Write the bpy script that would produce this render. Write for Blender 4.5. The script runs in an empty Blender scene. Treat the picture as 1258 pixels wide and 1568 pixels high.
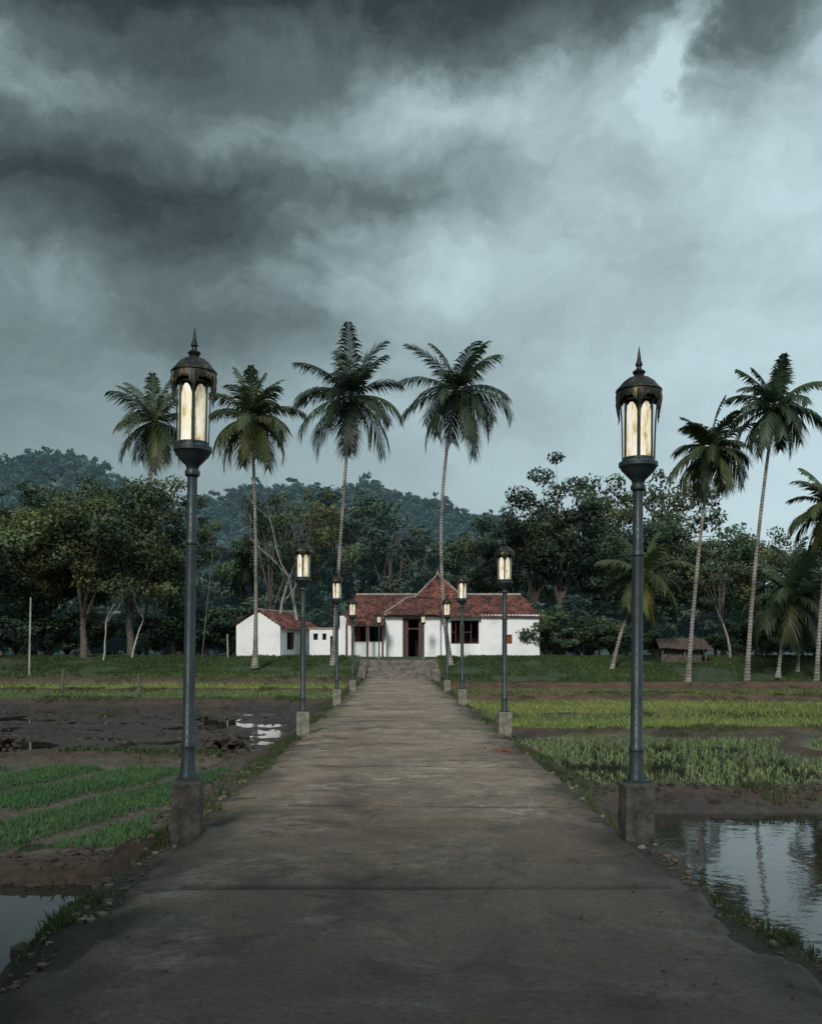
import bpy, math, random
import numpy as np
from mathutils import Vector, Matrix, noise as mnoise

rng = np.random.default_rng(11)
random.seed(5)
scene = bpy.context.scene
scene.view_settings.view_transform = 'Standard'
try: scene.view_settings.look = 'None'
except Exception: pass
scene.view_settings.exposure = 0

# ------------------------------------------------------------------ helpers
def link(o, parent=None):
    scene.collection.objects.link(o)
    if parent is not None: o.parent = parent
    return o

class MB:
    """mesh accumulator"""
    def __init__(s): s.V=[]; s.L=[]; s.C=[]; s.M=[]; s.K=[]; s.n=0
    def add(s, V, F, mat=0, col=(1,1,1)):
        V=np.asarray(V,float).reshape(-1,3); F=np.asarray(F,int)
        s.V.append(V); s.L.append((F+s.n).ravel()); s.C.append(np.full(len(F),F.shape[1]))
        s.M.append(np.full(len(F),mat)); c=np.asarray(col,float)
        if c.ndim==1: c=np.tile(c,(len(V),1))
        s.K.append(c); s.n+=len(V)
    def mesh(s,name,mats,smooth=False):
        V=np.concatenate(s.V); L=np.concatenate(s.L); C=np.concatenate(s.C); M=np.concatenate(s.M); K=np.concatenate(s.K)
        me=bpy.data.meshes.new(name)
        me.vertices.add(len(V)); me.vertices.foreach_set('co',V.ravel())
        me.loops.add(len(L)); me.loops.foreach_set('vertex_index',L.astype(np.int32))
        me.polygons.add(len(C)); st=np.concatenate([[0],np.cumsum(C)[:-1]])
        me.polygons.foreach_set('loop_start',st.astype(np.int32))
        me.polygons.foreach_set('loop_total',C.astype(np.int32))
        me.polygons.foreach_set('material_index',M.astype(np.int32))
        me.polygons.foreach_set('use_smooth',np.full(len(C),bool(smooth)))
        for m in mats: me.materials.append(m)
        me.update(calc_edges=True)
        a=me.color_attributes.new('Col','FLOAT_COLOR','POINT')
        a.data.foreach_set('color',np.hstack([K,np.ones((len(K),1))]).ravel())
        me.validate()
        return me
    def obj(s,name,mats,parent=None,smooth=False,loc=(0,0,0),rotz=0,scale=1):
        o=bpy.data.objects.new(name,s.mesh(name,mats,smooth)); o.location=loc
        o.rotation_euler=(0,0,rotz); o.scale=(scale,)*3
        return link(o,parent)
    def tube(s,pts,rad,n=8,mat=0,col=(1,1,1),cap=True):
        pts=[Vector(p) for p in pts]; V=[];F=[]
        for i,p in enumerate(pts):
            t=(pts[min(i+1,len(pts)-1)]-pts[max(i-1,0)])
            if t.length<1e-9: t=Vector((0,0,1))
            t.normalize(); a=t.cross(Vector((0,1,0.13))).normalized(); b=t.cross(a)
            for k in range(n):
                an=2*math.pi*k/n; V.append(p+(a*math.cos(an)+b*math.sin(an))*rad[i])
        for i in range(len(pts)-1):
            for k in range(n):
                k2=(k+1)%n; F.append((i*n+k,i*n+k2,(i+1)*n+k2,(i+1)*n+k))
        s.add([tuple(v) for v in V],F,mat,col)
        if cap:
            base=len(V)-n
            s.add([tuple(v) for v in V[base:]],[list(range(n))],mat,col)
    def lathe(s,prof,n=16,c=(0,0,0),mat=0,col=(1,1,1)):
        V=[];F=[]
        for r,z in prof:
            for k in range(n):
                a=2*math.pi*k/n; V.append((c[0]+r*math.cos(a),c[1]+r*math.sin(a),c[2]+z))
        for i in range(len(prof)-1):
            for k in range(n):
                k2=(k+1)%n; F.append((i*n+k,i*n+k2,(i+1)*n+k2,(i+1)*n+k))
        s.add(V,F,mat,col)
    def box(s,x0,x1,y0,y1,z0,z1,mat=0,col=(1,1,1),taper=0.0,bev=0.0):
        t=taper
        if bev>0:
            b=bev; prof=[(z0,0),(z1-b,t),(z1,t+b)]
        else: prof=[(z0,0),(z1,t)]
        V=[]
        for z,i in prof: V+=[(x0+i,y0+i,z),(x1-i,y0+i,z),(x1-i,y1-i,z),(x0+i,y1-i,z)]
        F=[(3,2,1,0)]
        for j in range(len(prof)-1):
            for k in range(4):
                F.append((j*4+k,j*4+(k+1)%4,(j+1)*4+(k+1)%4,(j+1)*4+k))
        e=(len(prof)-1)*4; F.append((e,e+1,e+2,e+3))
        s.add(V,F,mat,col)

def sstep(a,b,x):
    t=np.clip((np.asarray(x,float)-a)/(b-a),0,1); return t*t*(3-2*t)

def vnoise(x,y,scale=1.0,octs=3,seed=0):
    """value noise fbm, numpy"""
    x=np.asarray(x,float)*scale; y=np.asarray(y,float)*scale
    out=0; amp=1; tot=0
    for o in range(octs):
        xi=np.floor(x).astype(np.int64); yi=np.floor(y).astype(np.int64); fx=x-xi; fy=y-yi
        fx=fx*fx*(3-2*fx); fy=fy*fy*(3-2*fy)
        def h(a,b):
            n=(a*374761393+b*668265263+(seed+o)*1442695041)&0xffffffff
            n=((n^(n>>13))*1274126177)&0xffffffff
            return ((n^(n>>16))&0xffff)/65535.0
        v=(h(xi,yi)*(1-fx)+h(xi+1,yi)*fx)*(1-fy)+(h(xi,yi+1)*(1-fx)+h(xi+1,yi+1)*fx)*fy
        out=out+v*amp; tot+=amp; amp*=.5; x=x*2.03+7.1; y=y*2.03+3.3
    return out/tot

# ------------------------------------------------------------------ materials
def newmat(name):
    m=bpy.data.materials.new(name); m.use_nodes=True; nt=m.node_tree
    for n in list(nt.nodes): nt.nodes.remove(n)
    out=nt.nodes.new('ShaderNodeOutputMaterial'); b=nt.nodes.new('ShaderNodeBsdfPrincipled')
    nt.links.new(b.outputs[0],out.inputs[0])
    return m,nt,b,out
def N(nt,t,**k):
    n=nt.nodes.new(t)
    for a,v in k.items(): setattr(n,a,v)
    return n
def ramp(nt,fac,stops):
    r=N(nt,'ShaderNodeValToRGB'); e=r.color_ramp.elements
    while len(e)<len(stops): e.new(0.5)
    for i,(p,c) in enumerate(stops): e[i].position=p; e[i].color=(*c,1) if len(c)==3 else c
    nt.links.new(fac,r.inputs[0]); return r
def noisetex(nt,scale,detail=5,rough=.6,vec=None,dist=0):
    n=N(nt,'ShaderNodeTexNoise'); n.inputs['Scale'].default_value=scale; n.inputs['Detail'].default_value=detail
    n.inputs['Roughness'].default_value=rough; n.inputs['Distortion'].default_value=dist
    if vec is not None: nt.links.new(vec,n.inputs['Vector'])
    return n
def mixc(nt,a,b,fac,mode='MIX'):
    m=N(nt,'ShaderNodeMix',data_type='RGBA',blend_type=mode)
    for sock,v in ((m.inputs[0],fac),(m.inputs[6],a),(m.inputs[7],b)):
        if isinstance(v,(int,float)): sock.default_value=v
        elif isinstance(v,tuple): sock.default_value=(*v,1)
        else: nt.links.new(v,sock)
    return m.outputs[2]
def bump(nt,b,h,strength=.4,dist=.02):
    bp=N(nt,'ShaderNodeBump'); bp.inputs['Strength'].default_value=strength; bp.inputs['Distance'].default_value=dist
    nt.links.new(h,bp.inputs['Height']); nt.links.new(bp.outputs[0],b.inputs['Normal'])
def simple(name,c1,c2,scale=3,rough=.8,bs=.3,bd=.02,detail=6,metal=0,attr=False,lo=.35,hi=.65):
    m,nt,b,out=newmat(name); tc=N(nt,'ShaderNodeTexCoord')
    n=noisetex(nt,scale,detail,.65,tc.outputs['Object'])
    r=ramp(nt,n.outputs['Fac'],[(lo,c1),(hi,c2)]); col=r.outputs[0]
    if attr:
        a=N(nt,'ShaderNodeAttribute',attribute_name='Col'); col=mixc(nt,col,a.outputs['Color'],1.0,'MULTIPLY')
    nt.links.new(col,b.inputs['Base Color']); b.inputs['Roughness'].default_value=rough; b.inputs['Metallic'].default_value=metal
    n2=noisetex(nt,scale*6,5,.6,tc.outputs['Object']); bump(nt,b,n2.outputs['Fac'],bs,bd)
    return m
def leafmat(name,base,trans=.3,rough=.55,spec=.35,haze_glow=None):
    m,nt,b,out=newmat(name)
    a=N(nt,'ShaderNodeAttribute',attribute_name='Col'); oi=N(nt,'ShaderNodeObjectInfo')
    r=ramp(nt,oi.outputs['Random'],[(0,(base[0]*.6,base[1]*.7,base[2]*.9)),(.5,base),(1,(base[0]*1.55,base[1]*1.3,base[2]*1.05))])
    col=mixc(nt,r.outputs[0],a.outputs['Color'],1.0,'MULTIPLY')
    nt.links.new(col,b.inputs['Base Color']); b.inputs['Roughness'].default_value=rough
    b.inputs['Specular IOR Level'].default_value=spec
    if haze_glow is not None:     # distance haze put into the leaves as a faint bluish emission
        b.inputs['Emission Color'].default_value=(*haze_glow,1); b.inputs['Emission Strength'].default_value=1.0
    if trans>0:
        t=N(nt,'ShaderNodeBsdfTranslucent'); nt.links.new(col,t.inputs[0])
        mx=N(nt,'ShaderNodeMixShader'); mx.inputs[0].default_value=trans
        nt.links.new(b.outputs[0],mx.inputs[1]); nt.links.new(t.outputs[0],mx.inputs[2]); nt.links.new(mx.outputs[0],out.inputs[0])
    return m

M_leaf=leafmat('tree_leaves',(.068,.104,.056),.25,.55,.3)
M_leaf_mid=leafmat('woods_leaves',(.058,.095,.07),0,.8,.2,haze_glow=(.004,.0085,.010))
M_leaf_far=leafmat('hill_leaves',(.04,.068,.060),0,.9,.1,haze_glow=(.026,.047,.056))
M_palm=leafmat('palm_leaves',(.043,.073,.042),.25,.5)
M_rice=leafmat('rice_blades',(.165,.21,.082),.3,.6)
M_seed=leafmat('nursery_blades',(.045,.115,.058),.3,.6)
M_grass=leafmat('grass_blades',(.055,.088,.038),.3,.7)
M_bark=simple('bark',(.05,.042,.033),(.15,.13,.11),4,.9,.6,.05)
M_palebark=simple('pale_bark',(.2,.19,.17),(.42,.4,.36),3,.9,.5,.03)
M_white=simple('white_plaster',(.60,.64,.66),(.84,.86,.87),.9,.8,.15,.01,lo=.25,hi=.5)
M_dark=simple('dark_interior',(.02,.02,.02),(.035,.032,.03),3,.9)
M_wood=simple('brown_wood',(.05,.025,.018),(.11,.055,.04),5,.7)
M_redwood=simple('red_shutter',(.16,.03,.02),(.25,.06,.04),5,.7)
M_plinth=simple('plinth_concrete',(.018,.018,.017),(.10,.092,.078),6,.9,.6,.02)
M_plinth2=simple('old_concrete',(.10,.09,.075),(.28,.26,.22),6,.9,.6,.02)
M_rubble=simple('rubble',(.06,.05,.04),(.19,.16,.13),4,.95,.6,.02,attr=True)
M_stone=simple('stone_steps',(.07,.065,.055),(.2,.18,.155),2.5,.9,.7,.04)
M_hill=simple('hill_ground',(.03,.055,.05),(.05,.085,.075),.05,1)
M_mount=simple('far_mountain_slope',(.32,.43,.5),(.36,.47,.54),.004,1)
M_soil=simple('clods',(.028,.023,.019),(.078,.060,.047),5,.9,.8,.04,attr=True)

def mat_palmtrunk():
    m,nt,b,out=newmat('palm_trunk_bark'); tc=N(nt,'ShaderNodeTexCoord')
    w=N(nt,'ShaderNodeTexWave',wave_type='BANDS',bands_direction='Z'); w.inputs['Scale'].default_value=1.6; w.inputs['Distortion'].default_value=3; w.inputs['Detail'].default_value=3
    nt.links.new(tc.outputs['Object'],w.inputs[0]); n=noisetex(nt,1.2,5,.6,tc.outputs['Object'])
    r=ramp(nt,n.outputs['Fac'],[(.35,(.12,.11,.10)),(.6,(.30,.285,.26))])
    r2=ramp(nt,w.outputs['Fac'],[(0,(.5,.5,.5)),(.5,(1,1,1))])
    nt.links.new(mixc(nt,r.outputs[0],r2.outputs[0],1.0,'MULTIPLY'),b.inputs['Base Color']); b.inputs['Roughness'].default_value=.9
    bump(nt,b,w.outputs['Fac'],.5,.03); return m
M_ptrunk=mat_palmtrunk()

def mat_tiles():
    m,nt,b,out=newmat('terracotta_tiles'); tc=N(nt,'ShaderNodeTexCoord')
    n=noisetex(nt,.9,7,.75,tc.outputs['Object'],.4); n2=noisetex(nt,4,4,.75,tc.outputs['Object'])
    r=ramp(nt,n.outputs['Fac'],[(.36,(.04,.026,.024)),(.48,(.14,.055,.045)),(.58,(.25,.09,.068)),(.75,(.38,.19,.14))])
    r2=ramp(nt,n2.outputs['Fac'],[(.42,(.15,.15,.16)),(.55,(1.1,1.05,1.0))])
    nt.links.new(mixc(nt,r.outputs[0],r2.outputs[0],1.0,'MULTIPLY'),b.inputs['Base Color']); b.inputs['Roughness'].default_value=.85
    bump(nt,b,n2.outputs['Fac'],.5,.03); return m
M_tiles=mat_tiles()
M_ridge=simple('ridge_mortar',(.22,.17,.15),(.42,.36,.33),4,.9)

def mat_metal():
    m,nt,b,out=newmat('lamp_iron'); tc=N(nt,'ShaderNodeTexCoord')
    n=noisetex(nt,5,6,.7,tc.outputs['Object']); n2=noisetex(nt,30,4,.6,tc.outputs['Object'])
    r=ramp(nt,n.outputs['Fac'],[(.3,(.016,.024,.027)),(.55,(.03,.049,.057)),(.72,(.06,.062,.05))])
    nt.links.new(r.outputs[0],b.inputs['Base Color']); b.inputs['Metallic'].default_value=.3
    rr=ramp(nt,n2.outputs['Fac'],[(.3,(.35,)*3),(.7,(.65,)*3)]); nt.links.new(rr.outputs[0],b.inputs['Roughness'])
    bump(nt,b,n2.outputs['Fac'],.2,.004); return m
M_iron=mat_metal()
def mat_cap():
    m,nt,b,out=newmat('lamp_aged_brass'); tc=N(nt,'ShaderNodeTexCoord')
    n=noisetex(nt,9,6,.7,tc.outputs['Object'])
    r=ramp(nt,n.outputs['Fac'],[(.44,(.012,.017,.017)),(.57,(.038,.036,.026)),(.72,(.28,.2,.08))])
    nt.links.new(r.outputs[0],b.inputs['Base Color']); b.inputs['Metallic'].default_value=.5; b.inputs['Roughness'].default_value=.5
    bump(nt,b,n.outputs['Fac'],.4,.01); return m
M_cap=mat_cap()
def mat_glass():
    m,nt,b,out=newmat('lamp_frosted_glass'); tc=N(nt,'ShaderNodeTexCoord')
    mp=N(nt,'ShaderNodeMapping'); mp.inputs['Scale'].default_value=(9,9,2.6); nt.links.new(tc.outputs['Object'],mp.inputs[0])
    n=noisetex(nt,1.6,5,.65,mp.outputs[0])
    r=ramp(nt,n.outputs['Fac'],[(.33,(.36,.27,.12)),(.45,(.74,.64,.42)),(.58,(.82,.80,.72))])
    nt.links.new(r.outputs[0],b.inputs['Base Color']); b.inputs['Roughness'].default_value=.3
    nt.links.new(r.outputs[0],b.inputs['Emission Color']); b.inputs['Emission Strength'].default_value=.4
    return m
M_glass=mat_glass()

def mat_ground():
    m,nt,b,out=newmat('ground_soil_grass'); tc=N(nt,'ShaderNodeTexCoord')
    a=N(nt,'ShaderNodeAttribute',attribute_name='Col'); w=N(nt,'ShaderNodeAttribute',attribute_name='wet')
    n=noisetex(nt,1.3,8,.7,tc.outputs['Object']); n2=noisetex(nt,9,6,.7,tc.outputs['Object'])
    r=ramp(nt,n.outputs['Fac'],[(.3,(.5,.5,.5)),(.7,(1.5,1.45,1.4))]); r2=ramp(nt,n2.outputs['Fac'],[(.3,(.5,.5,.5)),(.7,(1.5,1.5,1.5))])
    c=mixc(nt,a.outputs['Color'],r.outputs[0],1.0,'MULTIPLY'); c=mixc(nt,c,r2.outputs[0],1.0,'MULTIPLY')
    nt.links.new(c,b.inputs['Base Color'])
    mr=N(nt,'ShaderNodeMapRange'); mr.inputs[3].default_value=.95; mr.inputs[4].default_value=.34; nt.links.new(w.outputs['Fac'],mr.inputs[0])
    nt.links.new(mr.outputs[0],b.inputs['Roughness'])
    bump(nt,b,n2.outputs['Fac'],.8,.07); return m
M_ground=mat_ground()

def mat_water():
    m,nt,b,out=newmat('paddy_water'); tc=N(nt,'ShaderNodeTexCoord')
    n0=noisetex(nt,.9,5,.6,tc.outputs['Object'])
    r=ramp(nt,n0.outputs['Fac'],[(.4,(.018,.02,.017)),(.65,(.045,.038,.028))]); nt.links.new(r.outputs[0],b.inputs['Base Color'])
    b.inputs['Roughness'].default_value=.04; b.inputs['IOR'].default_value=1.36
    n=noisetex(nt,5,3,.5,tc.outputs['Object']); bump(nt,b,n.outputs['Fac'],.16,.012); return m
M_water=mat_water()

def mat_road():
    m,nt,b,out=newmat('worn_concrete'); tc=N(nt,'ShaderNodeTexCoord'); P=tc.outputs['Object']
    n1=noisetex(nt,.45,6,.6,P,.4); n2=noisetex(nt,2.6,9,.8,P,.5); n3=noisetex(nt,24,6,.8,P); n4=noisetex(nt,.55,8,.72,P,.9); n5=noisetex(nt,4.2,8,.8,P,.4)
    c=ramp(nt,n1.outputs['Fac'],[(.3,(.165,.122,.088)),(.7,(.285,.22,.165))]).outputs[0]
    c=mixc(nt,c,ramp(nt,n2.outputs['Fac'],[(.33,(.62,.62,.62)),(.65,(1.28,1.26,1.24))]).outputs[0],1.0,'MULTIPLY')
    f=ramp(nt,n4.outputs['Fac'],[(.50,(0,0,0)),(.64,(.8,.8,.8))]); f5=ramp(nt,n5.outputs['Fac'],[(.44,(0,0,0)),(.58,(1,1,1))])
    ff=mixc(nt,f.outputs[0],f5.outputs[0],1.0,'MULTIPLY'); c=mixc(nt,c,(.50,.44,.365),ff)
    # dark stains
    n6=noisetex(nt,.8,7,.7,P,.3); fs=ramp(nt,n6.outputs['Fac'],[(.36,(.55,.54,.53)),(.48,(1,1,1))]); c=mixc(nt,c,fs.outputs[0],1.0,'MULTIPLY')
    c=mixc(nt,c,ramp(nt,n3.outputs['Fac'],[(.34,(.55,.55,.55)),(.62,(1.32,1.32,1.32))]).outputs[0],1.0,'MULTIPLY')
    a=N(nt,'ShaderNodeAttribute',attribute_name='Col'); c=mixc(nt,c,a.outputs['Color'],1.0,'MULTIPLY')
    nt.links.new(c,b.inputs['Base Color'])
    rr=ramp(nt,n2.outputs['Fac'],[(.3,(.45,)*3),(.6,(.8,)*3)]); nt.links.new(rr.outputs[0],b.inputs['Roughness'])
    ad=N(nt,'ShaderNodeMath',operation='ADD'); nt.links.new(n3.outputs['Fac'],ad.inputs[0]); nt.links.new(n2.outputs['Fac'],ad.inputs[1])
    bump(nt,b,ad.outputs[0],.7,.015); return m
M_road=mat_road()

# ------------------------------------------------------------------ world
world=bpy.data.worlds.new("World"); scene.world=world; world.use_nodes=True
nt=world.node_tree
for n in list(nt.nodes): nt.nodes.remove(n)
wo=N(nt,'ShaderNodeOutputWorld'); bg=N(nt,'ShaderNodeBackground'); nt.links.new(bg.outputs[0],wo.inputs[0])
SUN_EL=math.radians(33); SUN_AZ=math.radians(197)   # compass: from +Y clockwise; behind the viewer, slightly left
sky=N(nt,'ShaderNodeTexSky',sky_type='NISHITA'); sky.sun_disc=False; sky.sun_elevation=SUN_EL; sky.sun_rotation=SUN_AZ
tc=N(nt,'ShaderNodeTexCoord'); D=tc.outputs['Generated']
def math2(op,a,b_=None,c=None):
    n=N(nt,'ShaderNodeMath',operation=op)
    for i,v in enumerate((a,b_,c)):
        if v is None: continue
        if isinstance(v,(int,float)): n.inputs[i].default_value=v
        else: nt.links.new(v,n.inputs[i])
    return n.outputs[0]
nw=noisetex(nt,4.5,8,.62,D)
sub=N(nt,'ShaderNodeVectorMath',operation='SUBTRACT'); nt.links.new(nw.outputs['Color'],sub.inputs[0]); sub.inputs[1].default_value=(.5,.5,.5)
mp=N(nt,'ShaderNodeVectorMath',operation='MULTIPLY'); nt.links.new(sub.outputs[0],mp.inputs[0]); mp.inputs[1].default_value=(.28,.0,.15)
addv=N(nt,'ShaderNodeVectorMath',operation='ADD'); nt.links.new(D,addv.inputs[0]); nt.links.new(mp.outputs[0],addv.inputs[1])
sp=N(nt,'ShaderNodeSeparateXYZ'); nt.links.new(addv.outputs[0],sp.inputs[0]); X=sp.outputs[0]; Z=sp.outputs[2]
lobes=[(-.03,.60,.60,.075,-.80),(-.27,.43,.24,.10,-.18),(-.24,.42,.16,.035,-.20),(-.11,.49,.11,.026,-.24),(-.15,.375,.16,.03,-.16),
 (-.14,.30,.20,.045,-.16),(-.28,.478,.10,.022,.20),(.0,.485,.12,.024,.22),(-.31,.335,.07,.03,.14),(.06,.37,.09,.03,.12),
 (.17,.44,.10,.05,.10),(.25,.50,.022,.045,.34),(.31,.52,.05,.05,-.26),(.02,.43,.15,.03,-.20),(-.36,.16,.16,.07,.03),(.12,.54,.10,.03,-.14),(.26,.40,.14,.07,-.12)]
T=math2('MULTIPLY_ADD',X,.50,.80)
for cx,cz,rx,rz,am in lobes:
    dx=math2('DIVIDE',math2('SUBTRACT',X,cx),rx); dz=math2('DIVIDE',math2('SUBTRACT',Z,cz),rz)
    q=math2('ADD',math2('MULTIPLY',dx,dx),math2('MULTIPLY',dz,dz)); g=math2('EXPONENT',math2('MULTIPLY',q,-1.0))
    T=math2('MULTIPLY_ADD',g,am,T)
st=N(nt,'ShaderNodeVectorMath',operation='MULTIPLY'); nt.links.new(addv.outputs[0],st.inputs[0]); st.inputs[1].default_value=(1,1,1.8)
nf=noisetex(nt,6.5,9,.6,st.outputs[0],.25)
mrz=N(nt,'ShaderNodeMapRange'); nt.links.new(Z,mrz.inputs[0]); mrz.inputs[1].default_value=.15; mrz.inputs[2].default_value=.42; mrz.inputs[3].default_value=.12; mrz.inputs[4].default_value=.72
T=math2('ADD',T,math2('MULTIPLY',math2('SUBTRACT',nf.outputs['Fac'],.5),mrz.outputs[0]))
cr=ramp(nt,T,[(0,(.012,.021,.022)),(.25,(.037,.056,.059)),(.5,(.118,.165,.174)),(.75,(.305,.41,.435)),(1,(.54,.695,.745))])
skyscaled=N(nt,'ShaderNodeVectorMath',operation='SCALE'); nt.links.new(sky.outputs[0],skyscaled.inputs[0]); skyscaled.inputs['Scale'].default_value=.08
nt.links.new(mixc(nt,cr.outputs[0],skyscaled.outputs[0],.04),bg.inputs['Color']); bg.inputs['Strength'].default_value=1.0

sd=bpy.data.lights.new('sun','SUN'); sd.energy=2.6; sd.angle=math.radians(10); sd.color=(1,.95,.87)
so=link(bpy.data.objects.new('sun',sd))
sv=Vector((math.sin(SUN_AZ)*math.cos(SUN_EL),math.cos(SUN_AZ)*math.cos(SUN_EL),math.sin(SUN_EL)))
so.rotation_euler=sv.to_track_quat('Z','Y').to_euler()

# ------------------------------------------------------------------ ground
RC=0.12   # road centre line x
def bund(y,x,y0,w,h,sl=0.0,sd=0):
    yy=y0+sl*x+ (vnoise(x,y*0,.35,2,sd)-.5)*.9
    return h*np.exp(-((y-yy)/w)**2)
RB=[(14.1,.6,.22,.02),(24.9,.4,.24,.03),(31.3,.45,.24,-.03),(41.6,1.0,.34,.04),(48.5,.6,.24,-.03),(55.5,1.7,.5,.03)]
LB=[(9.7,.5,.10,0),(19.8,.6,.18,.02),(39.8,.6,.34,-.03),(50.4,.55,.36,.0),(60.5,.8,.5,0)]
def crossb(x,y): return np.exp(-((x-(9.3+.9*np.sin(y*.55)))/.3)**2)*sstep(17,19,y)*(1-sstep(24.5,25.5,y))
def height(x,y):
    x=np.asarray(x,float); y=np.asarray(y,float)
    d=np.abs(x-RC)
    h=np.full(x.shape,-.46)
    h=h+ sstep(61,74,y)*1.86
    h=h+ sstep(58,62,y)*(.25)*(1-sstep(61,74,y))*(x<0)
    R=x>RC
    fld=1-sstep(62,66,y)
    b=np.zeros(x.shape)
    for i,(y0,w,hh,sl) in enumerate(RB): b=np.maximum(b,np.where(R,bund(y,x,y0,w,hh,sl,i),0))
    for i,(y0,w,hh,sl) in enumerate(LB): b=np.maximum(b,np.where(R,0,bund(y,x,y0,w,hh,sl,i+9)))
    b=np.maximum(b,.2*crossb(x,y))
    h=h+b*fld
    rough=(vnoise(x,y,1.1,4,3)-.5)
    near=1-sstep(80,140,np.abs(y))
    mudL=((~R)&(y>20)&(y<39.3))*1.0
    pond=(R&(y<13.4))*1.0
    pondL=((~R)&(y<9.3))*1.0
    beds=((~R)&(y>10.0)&(y<19.3))*1.0
    h=h+rough*near*(.10+ mudL*.26-beds*.04) - pond*.12 -pondL*.12
    u=(x-.32*(y-10))+9.6+(vnoise(x,y,.8,2,44)-.5)*.22; f=np.mod(u,1.7)
    h=h+beds*.05*sstep(.36,.5,f)*(1-sstep(1.6,1.7,f))-beds*.02
    # causeway bank
    edge=d+(vnoise(x*0+np.sign(x)*9,y,.9,4,5)-.5)*.6
    out_=np.where(R,np.where(y<13,2.62,2.95),np.where(y<9.3,2.85,3.15))
    w=1-sstep(0,1,(edge-2.18)/(out_-2.18))
    top=-.06+(vnoise(x,y,2.5,3,8)-.5)*.09
    h=np.where((y<66)&(h<top),h*(1-w)+top*w,h)
    h=np.where(d<2.3,np.minimum(h,np.where(y<64,-.05,9)),h)
    return h
def grid_axis(parts):
    return np.concatenate([np.arange(a,b_,s) for a,b_,s in parts])
xs=grid_axis([(-4000,-400,600),(-400,-80,40),(-80,-36,4),(-36,-12,.4),(-12,12,.1),(12,36,.4),(36,80,4),(80,400,40),(400,4001,600)])
ys=grid_axis([(-4000,-400,600),(-400,-40,40),(-40,2,3),(2,30,.1),(30,80,.35),(80,140,4),(140,400,40),(400,6001,700)])
GX,GY=np.meshgrid(xs,ys); GZ=height(GX,GY)
nx,ny=len(xs),len(ys); idx=np.arange(nx*ny).reshape(ny,nx)
F=np.stack([idx[:-1,:-1],idx[:-1,1:],idx[1:,1:],idx[1:,:-1]],-1).reshape(-1,4)
x=GX.ravel(); y=GY.ravel(); z=GZ.ravel()
mud=np.array([.046,.037,.030]); soil=np.array([.115,.077,.055]); lawn=np.array([.036,.062,.027]); ricec=np.array([.08,.105,.045])
col=np.tile(lawn,(len(x),1)); wet=np.zeros(len(x))
def setc(mask,c,wv=0.):
    col[mask]=c; wet[mask]=wv
R=x>RC; inF=(y<62)
setc(inF,mud,.5)
setc((y<9.6),mud*.6,.8)
setc(R&(y>15)&(y<24.6),np.array([.075,.085,.04]),.6)
setc(R&(y>25)&(y<41),ricec)
setc(R&(y>42.5)&(y<54.5),np.array([.055,.075,.032]))
setc(R&(y>56.5)&(y<62),np.array([.045,.065,.03]))
setc((~R)&(y>40.3)&(y<62),ricec)
setc((~R)&(y>10.0)&(y<19.3),np.array([.085,.072,.056]),.3)
setc((~R)&(y>20.3)&(y<39.4),mud*.95,.75)
fld=(y<64)&(y>2)
bb=crossb(x,y)
for i,(y0,w,hh,sl) in enumerate(RB): bb=np.maximum(bb,np.where(R,bund(y,x,y0,w*1.15,1,sl,i),0))
for i,(y0,w,hh,sl) in enumerate(LB): bb=np.maximum(bb,np.where(R,0,bund(y,x,y0,w*1.15,1,sl,i+9)))
bb=np.clip(bb*1.6-.4,0,1)*fld
bs=np.where(((R)&(y>40))[:,None],soil*np.array([.95,.72,.66]),soil*.55)
col=col*(1-bb[:,None])+bs*bb[:,None]; wet*=1-bb
bank=(1-sstep(2.5,3.3,np.abs(x-RC)))*(y<66)
bc=np.array([.055,.043,.033])*(1-sstep(.5,.62,vnoise(x,y,.8,3,77)))[:,None]+np.array([.038,.050,.025])*sstep(.5,.62,vnoise(x,y,.8,3,77))[:,None]
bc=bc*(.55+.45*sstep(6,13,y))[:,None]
col=col*(1-bank[:,None])+bc*bank[:,None]; wet*=1-bank*.7
pt=sstep(.56,.7,vnoise(x,y,.25,3,31))*(y>62)*(y<90)
col=col*(1-pt[:,None]*.6)+np.array([.08,.065,.04])*pt[:,None]*.6
far=(y>78); col[far]=np.array([.02,.028,.016])
g=MB(); g.add(np.stack([x,y,z],1),F,0,col); me=g.mesh('ground',[M_ground],True)
wa=me.attributes.new('wet','FLOAT','POINT'); wa.data.foreach_set('value',wet.astype(np.float32))
link(bpy.data.objects.new('ground',me))

def water(x0,x1,y0,y1,zz):
    w=MB(); w.add([(x0,y0,zz),(x1,y0,zz),(x1,y1,zz),(x0,y1,zz)],[(0,1,2,3)]); return w.obj('paddy_water',[M_water])
water(2.3,30,-8,13.9,-.49)
water(2.6,34,15.0,24.4,-.44)
water(-34,-2.2,-8,9.6,-.485)
water(-34,-2.6,20.2,39.2,-.475)
water(-34,-2.8,10.2,19.2,-.492)

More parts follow.
